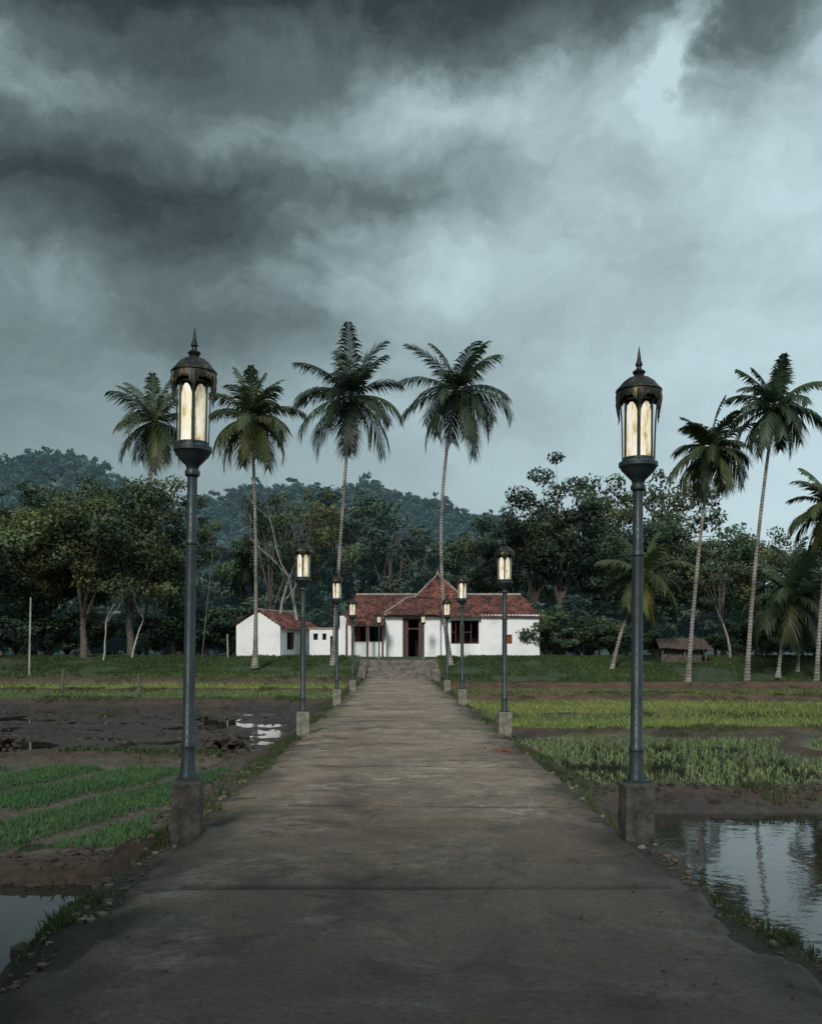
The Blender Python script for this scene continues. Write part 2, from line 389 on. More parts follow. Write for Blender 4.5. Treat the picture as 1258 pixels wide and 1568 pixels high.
# ------------------------------------------------------------------ road
rx=np.arange(-2.12,2.121,.05); ry=np.arange(-12,64.01,.06)
AX,AY=np.meshgrid(rx,ry)
def road_edge(side,yv): 
    return (vnoise(yv*0+side*31,yv,1.1,5,40)-.5)*.5
wL=road_edge(-1,AY); wR=road_edge(1,AY)
t=(AX+2.12)/4.24
PX=AX+RC+ (wL*(1-t)**7)+(wR*t**7)
joint=3.75; jy=(AY-7.1+ (vnoise(AX,AY*0+1,.8,4,6)-.5)*.12)
ph=np.abs((jy+joint/2)%joint-joint/2)
slab=np.floor((AY-7.1)/joint).astype(int)
tilt=((slab*7919)%13/13.-.5)*.015
PZ=.004+tilt*(AX/2.1)+(vnoise(AX,AY,.7,3,9)-.5)*.02+(vnoise(AX,AY,5,3,12)-.5)*.010
PZ-=.026*np.exp(-(ph/.035)**2)
eb=np.minimum(AX+2.12,2.12-AX)
crumb=vnoise(AX,AY,3.5,4,19)
PZ-=.10*np.exp(-(eb/.06)**2)+ .09*np.exp(-(eb/.25)**2)*sstep(.45,.65,crumb)
slc=.90+.20*((slab*104729)%17/17.)
jd=1-.7*np.exp(-(ph/.045)**2)*(.5+vnoise(AX,AY,1.2,2,33))
crk=np.abs(vnoise(AX,AY,.45,5,55)-.5); ck=1-.4*np.exp(-(crk/.005)**2)
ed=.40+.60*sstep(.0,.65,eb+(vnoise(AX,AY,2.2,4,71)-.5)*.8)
# foreground shade painted into the road colour, lifting further on
near_shade=.46+.54*sstep(4.5,15,AY+(vnoise(AX,AY,.5,4,101)-.5)*5)+.12*sstep(18,45,AY)
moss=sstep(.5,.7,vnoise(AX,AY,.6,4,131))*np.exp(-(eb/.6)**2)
v=(slc*jd*ck*ed*near_shade)
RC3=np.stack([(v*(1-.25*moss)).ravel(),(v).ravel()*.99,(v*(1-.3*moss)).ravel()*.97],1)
nx,ny=len(rx),len(ry); idx=np.arange(nx*ny).reshape(ny,nx)
F=np.stack([idx[:-1,:-1],idx[:-1,1:],idx[1:,1:],idx[1:,:-1]],-1).reshape(-1,4)
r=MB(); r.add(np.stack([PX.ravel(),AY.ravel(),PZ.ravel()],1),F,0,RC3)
for c0 in (0,nx-1):
    e=np.stack([PX[:,c0],AY[:,c0],PZ[:,c0]],1); e2=e.copy(); e2[:,2]=-.3
    V=np.concatenate([e,e2]); k=np.arange(ny-1); F2=np.stack([k,k+1,k+1+ny,k+ny],1)
    r.add(V,F2,0,(.3,.28,.26))
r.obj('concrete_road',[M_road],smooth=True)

# ------------------------------------------------------------------ blades
def blades(name,P,mat,hh,ww,lean=.35,colj=.25,tint=None,zoff=0):
    n=len(P); z0=height(P[:,0],P[:,1])
    az=rng.random(n)*6.283; h=hh*(.6+.8*rng.random(n)); w=ww*(.7+.6*rng.random(n)); ln=lean*h*rng.random(n)
    la=rng.random(n)*6.283
    dx=np.cos(az)*w*.5; dy=np.sin(az)*w*.5
    b=np.stack([P[:,0],P[:,1],z0+zoff-.02],1)
    v0=b+np.stack([-dx,-dy,0*dx],1); v1=b+np.stack([dx,dy,0*dx],1)
    mid=b+np.stack([np.cos(la)*ln*.35,np.sin(la)*ln*.35,h*.6],1)
    v2=mid+np.stack([dx*.7,dy*.7,0*dx],1); v3=mid+np.stack([-dx*.7,-dy*.7,0*dx],1)
    tip=b+np.stack([np.cos(la)*ln*1.3,np.sin(la)*ln*1.3,h],1)
    V=np.stack([v0,v1,v2,v3,tip],1).reshape(-1,3)
    k=np.arange(n)*5
    patch=.72+.56*vnoise(P[:,0],P[:,1],.35,3,150)
    tone=patch*(1+(rng.random(n)-.5)*2*colj)
    c=np.stack([tone*(1+(rng.random(n)-.5)*.3+(patch-1)*.4),tone,tone*.95],1)
    if tint is not None: c=c*tint
    C=np.repeat(c,5,0)
    m=MB(); m.add(V,np.stack([k,k+1,k+2,k+3],1),0,C)
    m.L.append(np.stack([k+3,k+2,k+4],1).ravel()); m.C.append(np.full(n,3)); m.M.append(np.zeros(n,int))
    return m.obj(name,[mat])
def hills(x0,x1,y0,y1,sp,per,jit=.25,spread=.04,slope=0.,keep=None):
    gx,gy=np.meshgrid(np.arange(x0,x1,sp),np.arange(y0,y1,sp)); gx=gx.ravel(); gy=gy.ravel()
    gx=gx+(rng.random(len(gx))-.5)*sp*jit*2; gy=gy+(rng.random(len(gy))-.5)*sp*jit*2+slope*gx
    P=np.stack([gx,gy],1)
    k=vnoise(P[:,0],P[:,1],.7,3,160)>.24
    if keep is not None: k&=keep(P[:,0],P[:,1])
    P=P[k]
    P=np.repeat(P,per,0); return P+rng.normal(0,spread,P.shape)
patchy=lambda x,y,lo,s,f=.5: vnoise(x,y,f,3,s)>lo
P=hills(2.8,15,14.9,24.3,.23,7,.3,.035,.02,keep=lambda x,y:patchy(x,y,.30,90)&(crossb(x,y)<.2))
blades('rice_seedlings',P,M_rice,.115,.022,.9,.35,np.array([1.6,1.55,1.5]))
P=hills(3.0,20,25.4,30.8,.15,6,.5,.05,.02)
blades('rice_seedlings',P,M_rice,.16,.036,.6,.3,np.array([1.15,1.18,1.0]))
P=hills(3.0,24,31.9,40.6,.20,8,.5,.08,-.0)
blades('rice_seedlings',P,M_rice,.18,.055,.6,.3,np.array([.98,1.03,.95]))
P=hills(3.4,28,42.8,53.2,.36,8,.5,.15,.0,keep=lambda x,y:patchy(x,y,.36,91,.3)&(np.abs(y-48.5+.03*x)>.8))
blades('field_grass',P,M_grass,.2,.065,.6,.3,np.array([1.6,1.6,1.2]))
P=hills(3.4,30,58,63,.4,6,.5,.15,.0)
blades('field_grass',P,M_grass,.18,.065,.6,.3,np.array([1.1,1.15,1.0]))
P=hills(-28,-3.0,40.7,49.7,.24,9,.5,.1,-.01)
blades('rice_seedlings',P,M_rice,.19,.06,.6,.25,np.array([1.15,1.2,1.0]))
P=hills(-32,-3.0,51.2,59.4,.3,9,.5,.12,0)
blades('rice_seedlings',P,M_rice,.19,.065,.6,.25,np.array([1.05,1.1,.95]))
P=hills(-34,-3.0,62.0,65.5,.4,8,.5,.14,0)
blades('rice_seedlings',P,M_rice,.18,.06,.6,.25,np.array([.75,.85,.75]))
def bedkeep(x,y):
    u=(x-.32*(y-10))+9.6+(vnoise(x,y,.8,2,44)-.5)*.22; f=np.mod(u,1.7)
    left=x<-3.0+(vnoise(x*0,y,.8,3,48)-.5)*.4
    return (f>.54)&left&(y<18.9-(vnoise(x,y*0,.6,2,45))*1.2)&(y>10.2+(vnoise(x,y*0,.6,2,46))*.7)&(vnoise(x,y,1.4,3,47)>.14)
P=hills(-11.5,-2.7,10.1,19.1,.048,4,.5,.02,0,keep=bedkeep)
blades('nursery_rice_bed',P,M_seed,.085,.014,.6,.3)
def verge(n,y1=64):
    yy=3.5+(y1-3.5)*rng.random(n)**1.3; s=np.where(rng.random(n)<.5,-1,1)
    d=2.14+np.abs(rng.normal(0,.25,n)); xx=RC+s*d
    k=vnoise(xx,yy,1.1,3,61)>np.where(yy<9,.64,.48); return np.stack([xx[k],yy[k]],1)
P=np.repeat(verge(5200),8,0); P=P+rng.normal(0,.05,P.shape)
blades('verge_grass',P,M_grass,.08,.014,.9,.4,np.array([.85,.85,.8]))
pts=[]
for (lst,sg) in ((RB,1),(LB,-1)):
    for i,(y0,w,hh,sl) in enumerate(lst):
        n=int(300*(1+y0/12)); xx=sg*(3+rng.random(n)*(.5*y0+4)); yy=y0+sl*xx+rng.normal(0,w*.7,n)
        k=vnoise(xx,yy,.9,3,66+i)>.58; pts.append(np.stack([xx[k],yy[k]],1))
P=np.repeat(np.concatenate(pts),7,0); P=P+rng.normal(0,.07,P.shape)
blades('bund_grass',P,M_grass,.10,.03,.8,.4,np.array([1.1,1,.9]))
n=30000; xx=(rng.random(n)-.5)*76; yy=61.5+rng.random(n)*14; k=(np.abs(xx-.6)>2.6)&(vnoise(xx,yy,.4,3,83)>.38)
P=np.repeat(np.stack([xx[k],yy[k]],1),4,0); P=P+rng.normal(0,.12,P.shape)
blades('lawn_grass',P,M_grass,.16,.07,.8,.4,np.array([.9,1.0,.85]))

# clods & rubble
def rocks(name,pos,mat,smin,smax,flat=.6):
    m=MB()
    for p in pos:
        s=smin+(smax-smin)*random.random()**2.5; n=6
        V=[];F=[]
        for j in range(4):
            ph_=math.pi*(j/3.)
            for k in range(n):
                a=2*math.pi*k/n; rr=s*(.7+.5*random.random())
                V.append((p[0]+rr*math.sin(ph_)*math.cos(a),p[1]+rr*math.sin(ph_)*math.sin(a),p[2]+rr*flat*math.cos(ph_)))
        for j in range(3):
            for k in range(n): F.append((j*n+k,j*n+(k+1)%n,(j+1)*n+(k+1)%n,(j+1)*n+k))
        t_=.6+.8*random.random(); m.add(V,F,0,(t_,t_,t_))
    return m.obj(name,[mat],smooth=False)
def onground(lst,dz=.0):
    a=np.array(lst); h=height(a[:,0],a[:,1]); return [(a[i,0],a[i,1],float(h[i])+dz) for i in range(len(a))]
pos=[]
for i in range(1500):
    s=random.choice((-1,1)); yy=3.5+40*random.random()**1.6; pos.append((RC+s*(2.1+abs(random.gauss(0,.28))),yy))
rocks('edge_rubble',onground(pos,.01),M_rubble,.01,.05)
pos=[(RC+random.choice((-1,1))*(2.1-abs(random.gauss(0,.5))),3.5+35*random.random()**1.5,.012) for i in range(900)]
rocks('road_grit',pos,M_rubble,.004,.014,.5)
pos=[(-3.3-random.random()*14,20.5+18.5*random.random()) for i in range(1700)]
pos+=[(-2.6-random.random()*5,9.0+1.4*random.random()) for i in range(260)]
pos+=[(2.6+random.random()*6,13.6+1.0*random.random()) for i in range(300)]
pos+=[(-2.4-random.random()*1.2,4+16*random.random()) for i in range(300)]
rocks('mud_clods',onground(pos),M_soil,.02,.11,.6)
for (cx,cy) in ((-3.55,20.6),(-8.2,20.4)):
    pos=[(cx+random.gauss(0,.22),cy+random.gauss(0,.15),-.4+random.random()*.35) for i in range(90)]
    rocks('mud_heap',pos,M_soil,.05,.14,.7)
pos=[(1.95+random.gauss(0,.18),17.0+random.gauss(0,.22),.015) for i in range(26)]
rocks('fallen_husks',pos,M_redwood,.02,.05,.4)

# ------------------------------------------------------------------ street lamps
def lamp(x,y,s=1.0,zb=0.,rot=0.,mid=0,lean=0.):
    m=MB()
    ph=.5
    m.box(-.14,.14,-.14,.14,-.5,ph,0 if not mid else 3,bev=.025,taper=.010)
    m.box(-.10,.10,-.10,.10,ph,ph+.025,1)
    m.lathe([(.085,ph+.025),(.08,ph+.06),(.068,ph+.09),(.062,ph+.3),(.07,ph+.31),(.07,ph+.34),(.056,ph+.36),(.052,2.72),(.062,2.73),(.062,2.76),(.049,2.78),
             (.047,3.36),(.07,3.38),(.073,3.41),(.056,3.44),(.066,3.47),(.095,3.50),(.155,3.565),(.172,3.60),(.182,3.605),(.182,3.645),(.165,3.65),(0,3.651)],20,mat=1)
    z0,z1=3.655,4.27
    NP=6; rg=.138
    for k in range(NP):
        a0=2*math.pi*(k+.11)/NP+rot; a1=2*math.pi*(k+.89)/NP+rot
        V=[];F=[];q=6
        for j in range(q+1):
            a=a0+(a1-a0)*j/q; top=z1-.05-.09*abs(j/q*2-1)**2.5
            V+=[(rg*math.cos(a),rg*math.sin(a),z0+.03),(rg*math.cos(a),rg*math.sin(a),top)]
        for j in range(q): F.append((2*j,2*j+2,2*j+3,2*j+1))
        m.add(V,F,2)
        a=2*math.pi*k/NP+rot
        m.tube([(rg*math.cos(a),rg*math.sin(a),z0-.01),(rg*math.cos(a),rg*math.sin(a),z1+.02)],[.012,.012],6,1)
        pr=[(.168,z0),(.172,z0+.2),(.18,z0+.42),(.195,z1-.04),(.21,z1+.03)]
        m.tube([(r_*math.cos(a),r_*math.sin(a),zz) for r_,zz in pr],[.006]*5,5,1)
        pr=[(.215,z1+.05),(.226,z1-.03),(.218,z1-.10),(.208,z1-.17),(.214,z1-.22)]
        m.tube([(r_*math.cos(a),r_*math.sin(a),zz) for r_,zz in pr],[.02,.019,.014,.009,.003],6,4)
    m.lathe([(.03,z0),(.03,z1)],8,mat=1)
    m.lathe([(.148,z0),(.148,z0+.035),(.128,z0+.04)],24,mat=1)
    m.lathe([(.05,z1+.03),(.152,z1+.02),(.152,z1-.015),(.128,z1-.02)],24,mat=4)
    n=72; V=[];F=[]
    for k in range(n):
        a=2*math.pi*k/n+rot; dr=.03+.085*abs(math.cos(NP/2*(a-rot)))**6+.012*math.cos(24*a)
        V+=[(.205*math.cos(a),.205*math.sin(a),z1+.07),(.215*math.cos(a),.215*math.sin(a),z1+.03),(.21*math.cos(a),.21*math.sin(a),z1+.03-dr)]
    for k in range(n):
        k2=(k+1)%n; F+=[(3*k,3*k2,3*k2+1,3*k+1),(3*k+1,3*k2+1,3*k2+2,3*k+2)]
    m.add(V,F,4)
    zc=z1+.07
    m.lathe([(.205,zc),(.218,zc+.008),(.212,zc+.02),(.18,zc+.055),(.145,zc+.10),(.10,zc+.135),(.06,zc+.15),(.045,zc+.165),(.052,zc+.18),(.062,zc+.195),(.05,zc+.21),
             (.026,zc+.225),(.022,zc+.25),(.034,zc+.265),(.03,zc+.285),(.02,zc+.31),(.014,zc+.37),(.0,zc+.46)],24,mat=4)
    me=m.mesh('street_lamp',[M_plinth,M_iron,M_glass,M_plinth2,M_cap],True)
    o=bpy.data.objects.new('street_lamp',me); o.location=(x,y,zb); o.scale=(1,1,s); o.rotation_euler=(0,lean,.06)
    md=o.modifiers.new('es','EDGE_SPLIT'); md.split_angle=math.radians(38)
    link(o)
lamp(-1.97,9.25,1.0,.0,.66,0,math.radians(.9)); lamp(2.27,9.25,.96,0,.24,0,math.radians(.4))
lamp(-1.97,20.9,.90,0,.5,1); lamp(2.33,20.9,.885,0,.35,1)
lamp(-1.97,33,.96,0,.2,1); lamp(2.25,33,.96,0,.7,1)
lamp(-1.95,44.6,.93,0,.4,1); lamp(2.35,44.6,.93,0,.3,1)
lamp(-1.2,72.0,.80,1.0,.4,1); lamp(2.05,72,.80,1.0,.3,1)

# ------------------------------------------------------------------ trees
def make_tree(seed,H,R,cb,ncl,nleaf,ls,airy=0.,spread=1.,branch=True):
    rs=np.random.default_rng(seed); rd=random.Random(seed)
    m=MB(); r0=.021*H
    ht=H*cb
    lx,ly=rd.uniform(-.08,.08)*H,rd.uniform(-.05,.05)*H
    tp=[(0,0,-.4),(lx*.15,ly*.1,ht*.3),(lx*.35,ly*.5,ht*.65),(lx*.7,ly*.8,ht)]
    m.tube(tp,[r0*1.35,r0,r0*.9,r0*.8],9,0)
    top=Vector(tp[-1]); centers=[]
    cz=(H+ht)/2; rzc=(H-ht)/2
    nl=rd.randint(5,8)
    limbs=[]
    for i in range(nl):
        a=2*math.pi*(i+rd.random()*.7)/nl; el=rd.uniform(.25,1.3)
        rr=R*rd.uniform(.45,.75)
        e=Vector((top.x+math.cos(a)*math.cos(el)*rr*spread,top.y+math.sin(a)*math.cos(el)*rr*spread,cz+math.sin(el)*rzc*.55-rzc*.2*rd.random()))
        s=Vector(tp[2]).lerp(top,rd.random())
        mid=s.lerp(e,.5)+Vector((rd.uniform(-.4,.4),rd.uniform(-.4,.4),rd.uniform(-.6,.6)))
        m.tube([s,mid,e],[r0*.5,r0*.33,r0*.16],6,0); limbs.append((s,mid,e))
    for i in range(ncl):
        a=rd.random()*6.283; u=rd.uniform(-.85,1); rad=math.sqrt(max(0,1-u*u))*(.5+.6*rd.random()**.6)
        lob=1+.32*math.sin(a*3+seed)+.18*math.sin(a*5+seed*2+u*3)
        c=Vector((top.x*.8+math.cos(a)*rad*R*lob*spread,top.y*.8+math.sin(a)*rad*R*lob*spread,cz+u*rzc*(.78+.26*math.sin(a*2+seed))))
        s,mid,e=min(limbs,key=lambda L:min((L[2]-c).length,(L[1]-c).length*1.2))
        st_=mid.lerp(e,rd.random())
        mm=st_.lerp(c,.5)+Vector((0,0,rd.uniform(-.3,.4)))
        if branch: m.tube([st_,mm,c],[r0*.16,r0*.09,r0*.03],5,0,cap=False)
        centers.append((c,R*rd.uniform(.11,.27)*(1-.2*airy)))
    tot=sum(c[1]**2 for c in centers)
    for c,rc in centers:
        n=int(nleaf*rc*rc/tot)
        if n<4: continue
        d=rs.normal(size=(n,3)); d/=np.linalg.norm(d,axis=1)[:,None]
        rr=rc*(.35+.75*rs.random(n)**.6)
        k=8; sd_=rs.normal(size=(k,3)); sd_/=np.linalg.norm(sd_,axis=1)[:,None]
        nearest=(d@sd_.T).max(1); rr*= .45+.75*nearest
        p=np.array(c)+d*rr[:,None]*np.array([1.2,1.2,.7])
        nrm=d*.6+rs.normal(size=(n,3))*.6+np.array([0,-.0,.6]); nrm/=np.linalg.norm(nrm,axis=1)[:,None]
        tv=np.cross(nrm,rs.normal(size=(n,3))); tv/=np.linalg.norm(tv,axis=1)[:,None]; bv=np.cross(nrm,tv)
        s_=ls*(.6+.8*rs.random(n))[:,None]
        V=np.stack([p-tv*s_,p-bv*s_*.5+tv*s_*.1,p+tv*s_,p+bv*s_*.5+tv*s_*.1],1).reshape(-1,3)
        kk=np.arange(n)*4
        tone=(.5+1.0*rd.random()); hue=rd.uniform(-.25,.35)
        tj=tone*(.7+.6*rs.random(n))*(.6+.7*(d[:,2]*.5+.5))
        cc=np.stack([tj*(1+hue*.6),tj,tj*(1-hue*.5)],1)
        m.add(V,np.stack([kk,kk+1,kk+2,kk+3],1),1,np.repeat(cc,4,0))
    return m
TV=[]; TM=[]
specs=[(1,14,5.4,.26,70,15000,.17,0),(2,15,4.8,.24,64,14000,.17,0),(3,16,5.2,.34,46,8500,.18,.5),(4,13,6.0,.28,70,15000,.17,0),(5,17,4.6,.28,54,10000,.18,.3),(6,15,5.6,.36,38,6000,.19,.8)]
for sp_ in specs:
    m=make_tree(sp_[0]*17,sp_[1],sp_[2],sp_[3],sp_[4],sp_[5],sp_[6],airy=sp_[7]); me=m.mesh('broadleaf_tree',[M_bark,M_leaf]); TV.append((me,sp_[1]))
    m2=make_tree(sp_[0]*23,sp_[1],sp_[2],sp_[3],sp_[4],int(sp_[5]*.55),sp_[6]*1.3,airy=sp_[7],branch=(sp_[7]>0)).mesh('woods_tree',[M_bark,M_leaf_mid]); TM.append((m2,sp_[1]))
def tree(v,X,Y,H,z=None,wide=1.0,name='broadleaf_tree',parent=None,lib=None):
    me,h0=(lib or TV)[v]; o=bpy.data.objects.new(name,me)
    o.location=(X,Y,(1.3 if z is None else z)); s=H/h0; o.scale=(s*wide,s*wide,s); o.rotation_euler=(0,0,random.random()*6.28)
    link(o,parent); return o
for v,X,Y,H,w in [(0,-30.5,74,12.0,1),(1,-27.0,76,13.2,1),(3,-23.2,73,12.2,1),(0,-20.2,75,14.4,.95),(5,-17.6,78,12,.8),(3,-34,78,12,1),(4,-38,76,13,1),
                  (2,11.8,86,13.5,.8),(4,14.4,85,17.5,.9),(5,17.6,88,15.5,.9),(0,20.6,84,12.2,.95),(1,24.0,86,12.5,.9),(5,25.8,96,19.5,.85),(2,27.5,82,10.8,.9),(3,31.0,84,11.0,.9),(1,34.5,80,8.8,1),(0,38,84,8,1),
                  (5,9.0,92,12.5,.9)]:
    tree(v,X,Y,H,wide=w)
tree(5,-10.6,84,15.0,wide=.6); tree(5,-8.0,88,16,wide=.6)
E=link(bpy.data.objects.new('background_woods',None))
for v,X,Y,H in [(0,-21,96,11.0),(1,-16,97,10.5),(3,-11.5,98,11),(2,-6.6,99,16.5),(4,-3.4,99,17),(5,-.2,98,15.5),(1,2.4,100,13),(3,5.4,102,12),(0,8.5,101,13),(2,14,102,13.5),(1,19,102,14),(3,24,102,12.5),(0,30,102,11),(1,36,102,9.5),(3,42,98,8.5),
                (0,-28,96,12),(3,-35,95,12),(1,-42,96,13),(4,-48,94,13)]:
    tree(v,X,Y,H,name='woods_tree',parent=E,lib=TM)
for i in range(34):
    X=-64+i*3.9+random.uniform(-1.4,1.4); tree(random.choice([0,1,3,5]),X,114+random.uniform(-4,10),random.uniform(8,12.5),name='woods_tree',parent=E,lib=TM)
mS=make_tree(99,4.2,2.6,.08,44,5200,.14); SH=mS.mesh('shrub',[M_bark,M_leaf])
mS2=make_tree(98,4.2,2.4,.08,36,3000,.19,branch=False); SH2=mS2.mesh('undergrowth_bush',[M_bark,M_leaf_mid])
def shrub(X,Y,s):
    o=bpy.data.objects.new('shrub',SH); o.location=(X,Y,1.2); o.scale=(s*1.2,s*1.2,s); o.rotation_euler=(0,0,random.random()*6.28); link(o,None)
for X,Y,s in [(-31,72,.6),(-28.5,75,.9),(-25,77,.9),(-18.5,78,.8),(-15.4,78,1),(-13.5,80,1.0),(13.2,79,1),(15.5,80,.8),(18.3,79,.7),(26.5,76,.7),(29,74,.9),(31.5,73,.7),(34,76,1.1),(-36,74,1),(11.9,75.5,.85)]:
    shrub(X,Y,s)
US=link(bpy.data.objects.new('undergrowth',None))
for i in range(62):
    X=-50+i*1.65+random.uniform(-.8,.8)
    o=bpy.data.objects.new('undergrowth_bush',SH2); o.location=(X,random.uniform(85,94),1.2); s=random.uniform(.6,1.6); o.scale=(s*1.1,s*1.1,s); o.rotation_euler=(0,0,random.random()*6); link(o,US)
# unseen trees added behind the viewpoint to shade the foreground
for v,X,Y,H in [(0,-6.0,-9.5,11.8),(3,-.6,-11.5,12.6),(1,4.6,-10,12.4),(0,-13,-9,11),(3,10,-11,11.5)]:
    tree(v,X,Y,H,z=-.3)

# ------------------------------------------------------------------ palms
def palm(X,Y,cx,cz,L,zb=1.2,mid=None,nf=28,seed=0,rt=.14,yel=.2):
    rd=random.Random(seed); m=MB()
    B=Vector((0,0,-.5)); C=Vector((cx-X,rd.uniform(-.5,.5),cz-zb)); Mi=Vector((mid[0]-X,0,mid[1]-zb)) if mid else (B.lerp(C,.45)+Vector(((C.x)*-.22,0,0)))
    pts=[];rad=[]
    n=22
    for i in range(n+1):
        t=i/n; p=B*(1-t)**2+Mi*2*t*(1-t)*1.0+C*t*t
        pts.append(p); rad.append(rt*(1.0-.35*t)+.13*math.exp(-t*16)+ (.02 if t>.95 else 0))
    m.tube(pts,rad,10,0)
    for i in range(9):
        a=rd.random()*6.28; c=C+Vector((math.cos(a)*.3,math.sin(a)*.3,-.25-.3*rd.random())); m.lathe([(0,-.13),(.1,-.08),(.12,0),(.09,.08),(0,.12)],7,c=tuple(c),mat=2)
    V=[];F=[];K=[]
    for i in range(nf):
        t=i/(nf-1); az=i*2.39996+rd.uniform(-.35,.35); el=math.radians(82-132*t**.85+rd.uniform(-10,10)); Lf=L*rd.uniform(.8,1.12)
        droop=math.radians(18+56*max(0,math.cos(el))+rd.uniform(-10,14))
        hx,hy=math.cos(az),math.sin(az); side=Vector((-hy,hx,0)); p=C.copy(); ns=44; path=[]
        tone=rd.uniform(.55,1.3)*(1.05-.2*t); yl=yel*(2.0 if t>.75 else .6)*rd.random()
        tw=rd.uniform(-.5,.5)
        for j in range(ns+1):
            s=j/ns; e=el-droop*s**1.6; d=Vector((hx*math.cos(e),hy*math.cos(e),math.sin(e))); path.append((p.copy(),d)); p=p+d*(Lf/ns)
        m.tube([q[0] for q in path[::5]],[.045*(1-.85*k/8) for k in range(len(path[::5]))],5,1,(tone*1.4,tone*1.2,tone*.7),cap=False)
        dr0=rd.uniform(.05,.55)
        for j in range(5,ns+1):
            p0,d=path[j]; s=j/ns; ll=.33*L*(math.sin(math.pi*min(1,.12+.82*s))**.6)*rd.uniform(.7,1.15)
            up=side.cross(d)
            for sg in (-1,1):
                dr=dr0+rd.uniform(.0,.35)+.25*t
                v=(side*sg*(.8)+d*(.45+.75*s)+up*(sg*tw*.4)+Vector((rd.uniform(-.1,.1),rd.uniform(-.1,.1),0))).normalized()
                mid_=p0+v*ll*.5-Vector((0,0,ll*dr*.2)); tip=p0+v*ll*.92-Vector((0,0,ll*dr*.8))
                w=d*.060; b=len(V)
                V+=[tuple(p0-w*.6),tuple(p0+w*.6),tuple(mid_+w),tuple(mid_-w),tuple(tip+w*.1),tuple(tip-w*.1)]
                F+=[(b,b+1,b+2,b+3),(b+3,b+2,b+4,b+5)]
                tt=tone*rd.uniform(.7,1.3); K+=[(tt*(1+yl*1.5),tt*(1+yl*.7),tt*(1-yl*.3))]*6
    m.add(V,F,1,np.array(K))
    m.obj('coconut_palm',[M_ptrunk,M_palm,M_wood],loc=(X,Y,zb))
palm(-4.4,69,-3.1,19.7,4.6,seed=1,yel=.3,mid=(-3.9,10))
palm(3.9,69,4.35,20.3,4.5,seed=2,mid=(2.35,10.8),yel=.1)
palm(-9.6,67,-9.8,17.8,3.8,seed=3,yel=.3,mid=(-9.4,9))
palm(-20.8,82,-20.1,21.0,4.3,seed=4,mid=(-20.9,11))
palm(21.5,60,23.3,16.8,3.4,zb=-.2,seed=5,mid=(21.9,8),yel=.1)
palm(18.5,62,20.1,14.7,3.3,zb=0,seed=6,yel=.3,mid=(19.0,7.5))
palm(24.9,58,25.7,10.4,3.0,zb=-.2,seed=7,yel=.3)
palm(15.0,68,17.2,7.2,3.6,zb=.8,seed=8,nf=18,yel=.3)
palm(25.0,64,25.8,5.4,3.8,zb=.6,seed=9,nf=20,rt=.12)
palm(27.5,67,27.9,6.2,3.6,zb=.6,seed=10,nf=18,rt=.12)
palm(-13.6,86,-13.2,9.5,3.4,zb=1.2,seed=12,nf=18)

# bare pale trees
def bare_tree(X,Y,H,seed):
    rd=random.Random(seed); m=MB()
    def grow(p,d,l,r,lev):
        n=4; pts=[p];rad=[r]
        for i in range(n):
            d=(d+Vector((rd.uniform(-.2,.2),rd.uniform(-.2,.2),rd.uniform(-.02,.14)))).normalized(); p=p+d*l/n; pts.append(p); rad.append(r*(1-.13*(i+1)))
        m.tube(pts,rad,6,0)
        if lev<4:
            for k in range(rd.randint(2,3)):
                dd=(d+Vector((rd.uniform(-.8,.8),rd.uniform(-.8,.8),rd.uniform(-.1,.5)))).normalized(); grow(pts[-1 if k<2 else -2],dd,l*rd.uniform(.55,.78),rad[-1]*.62,lev+1)
    grow(Vector((0,0,-.3)),Vector((rd.uniform(-.12,.12),0,1)),H*.42,.012*H,0)
    m.obj('bare_tree',[M_palebark],loc=(X,Y,1.3),smooth=True)
bare_tree(-9.1,78,15,3); bare_tree(-8.0,79,16.5,8); bare_tree(-19.4,72,8,5); bare_tree(-21.2,71,7,6); bare_tree(24.6,72,9,9)

# ------------------------------------------------------------------ hill & mountains
hx_=np.array([-260,-170,-121,-109,-95,-81,-66,-51,-31,-9,7,19,39,59,89,109,130,200,300]); hz_=np.array([44,48,50,52,50,46,40,41,42,42,39,36,30,24,14,9,6,2,1.])
def hillh(x,y):
    x=np.asarray(x,float); y=np.asarray(y,float)
    r_=np.interp(x*300/np.maximum(y,200),hx_,hz_)
    f=sstep(125,300,y)*(1-sstep(330,480,y)*.9)
    return 1.2+(r_+ (vnoise(x,y,.03,3,22)-.5)*12*sstep(150,250,y))*f
hx=np.arange(-320,320,7.); hy=np.arange(118,500,7.); AX,AY=np.meshgrid(hx,hy); nx,ny=len(hx),len(hy); idx=np.arange(nx*ny).reshape(ny,nx)
F=np.stack([idx[:-1,:-1],idx[:-1,1:],idx[1:,1:],idx[1:,:-1]],-1).reshape(-1,4)
m=MB(); m.add(np.stack([AX.ravel(),AY.ravel(),hillh(AX,AY).ravel()],1),F); m.obj('forested_hill',[M_hill],smooth=True)
HV=[]
for sd_ in (301,302,303,304):
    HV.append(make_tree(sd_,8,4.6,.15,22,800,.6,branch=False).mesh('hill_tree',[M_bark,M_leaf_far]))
HE=link(bpy.data.objects.new('hill_forest',None))
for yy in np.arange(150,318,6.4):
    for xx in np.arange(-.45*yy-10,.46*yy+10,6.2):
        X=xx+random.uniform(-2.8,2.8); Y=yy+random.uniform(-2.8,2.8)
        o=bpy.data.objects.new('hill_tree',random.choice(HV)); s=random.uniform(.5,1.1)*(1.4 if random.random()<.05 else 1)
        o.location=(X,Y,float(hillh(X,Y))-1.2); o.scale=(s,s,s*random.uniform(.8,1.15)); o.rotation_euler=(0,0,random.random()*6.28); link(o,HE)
mx_=np.arange(-2200,2400,30.); V=[];F=[]
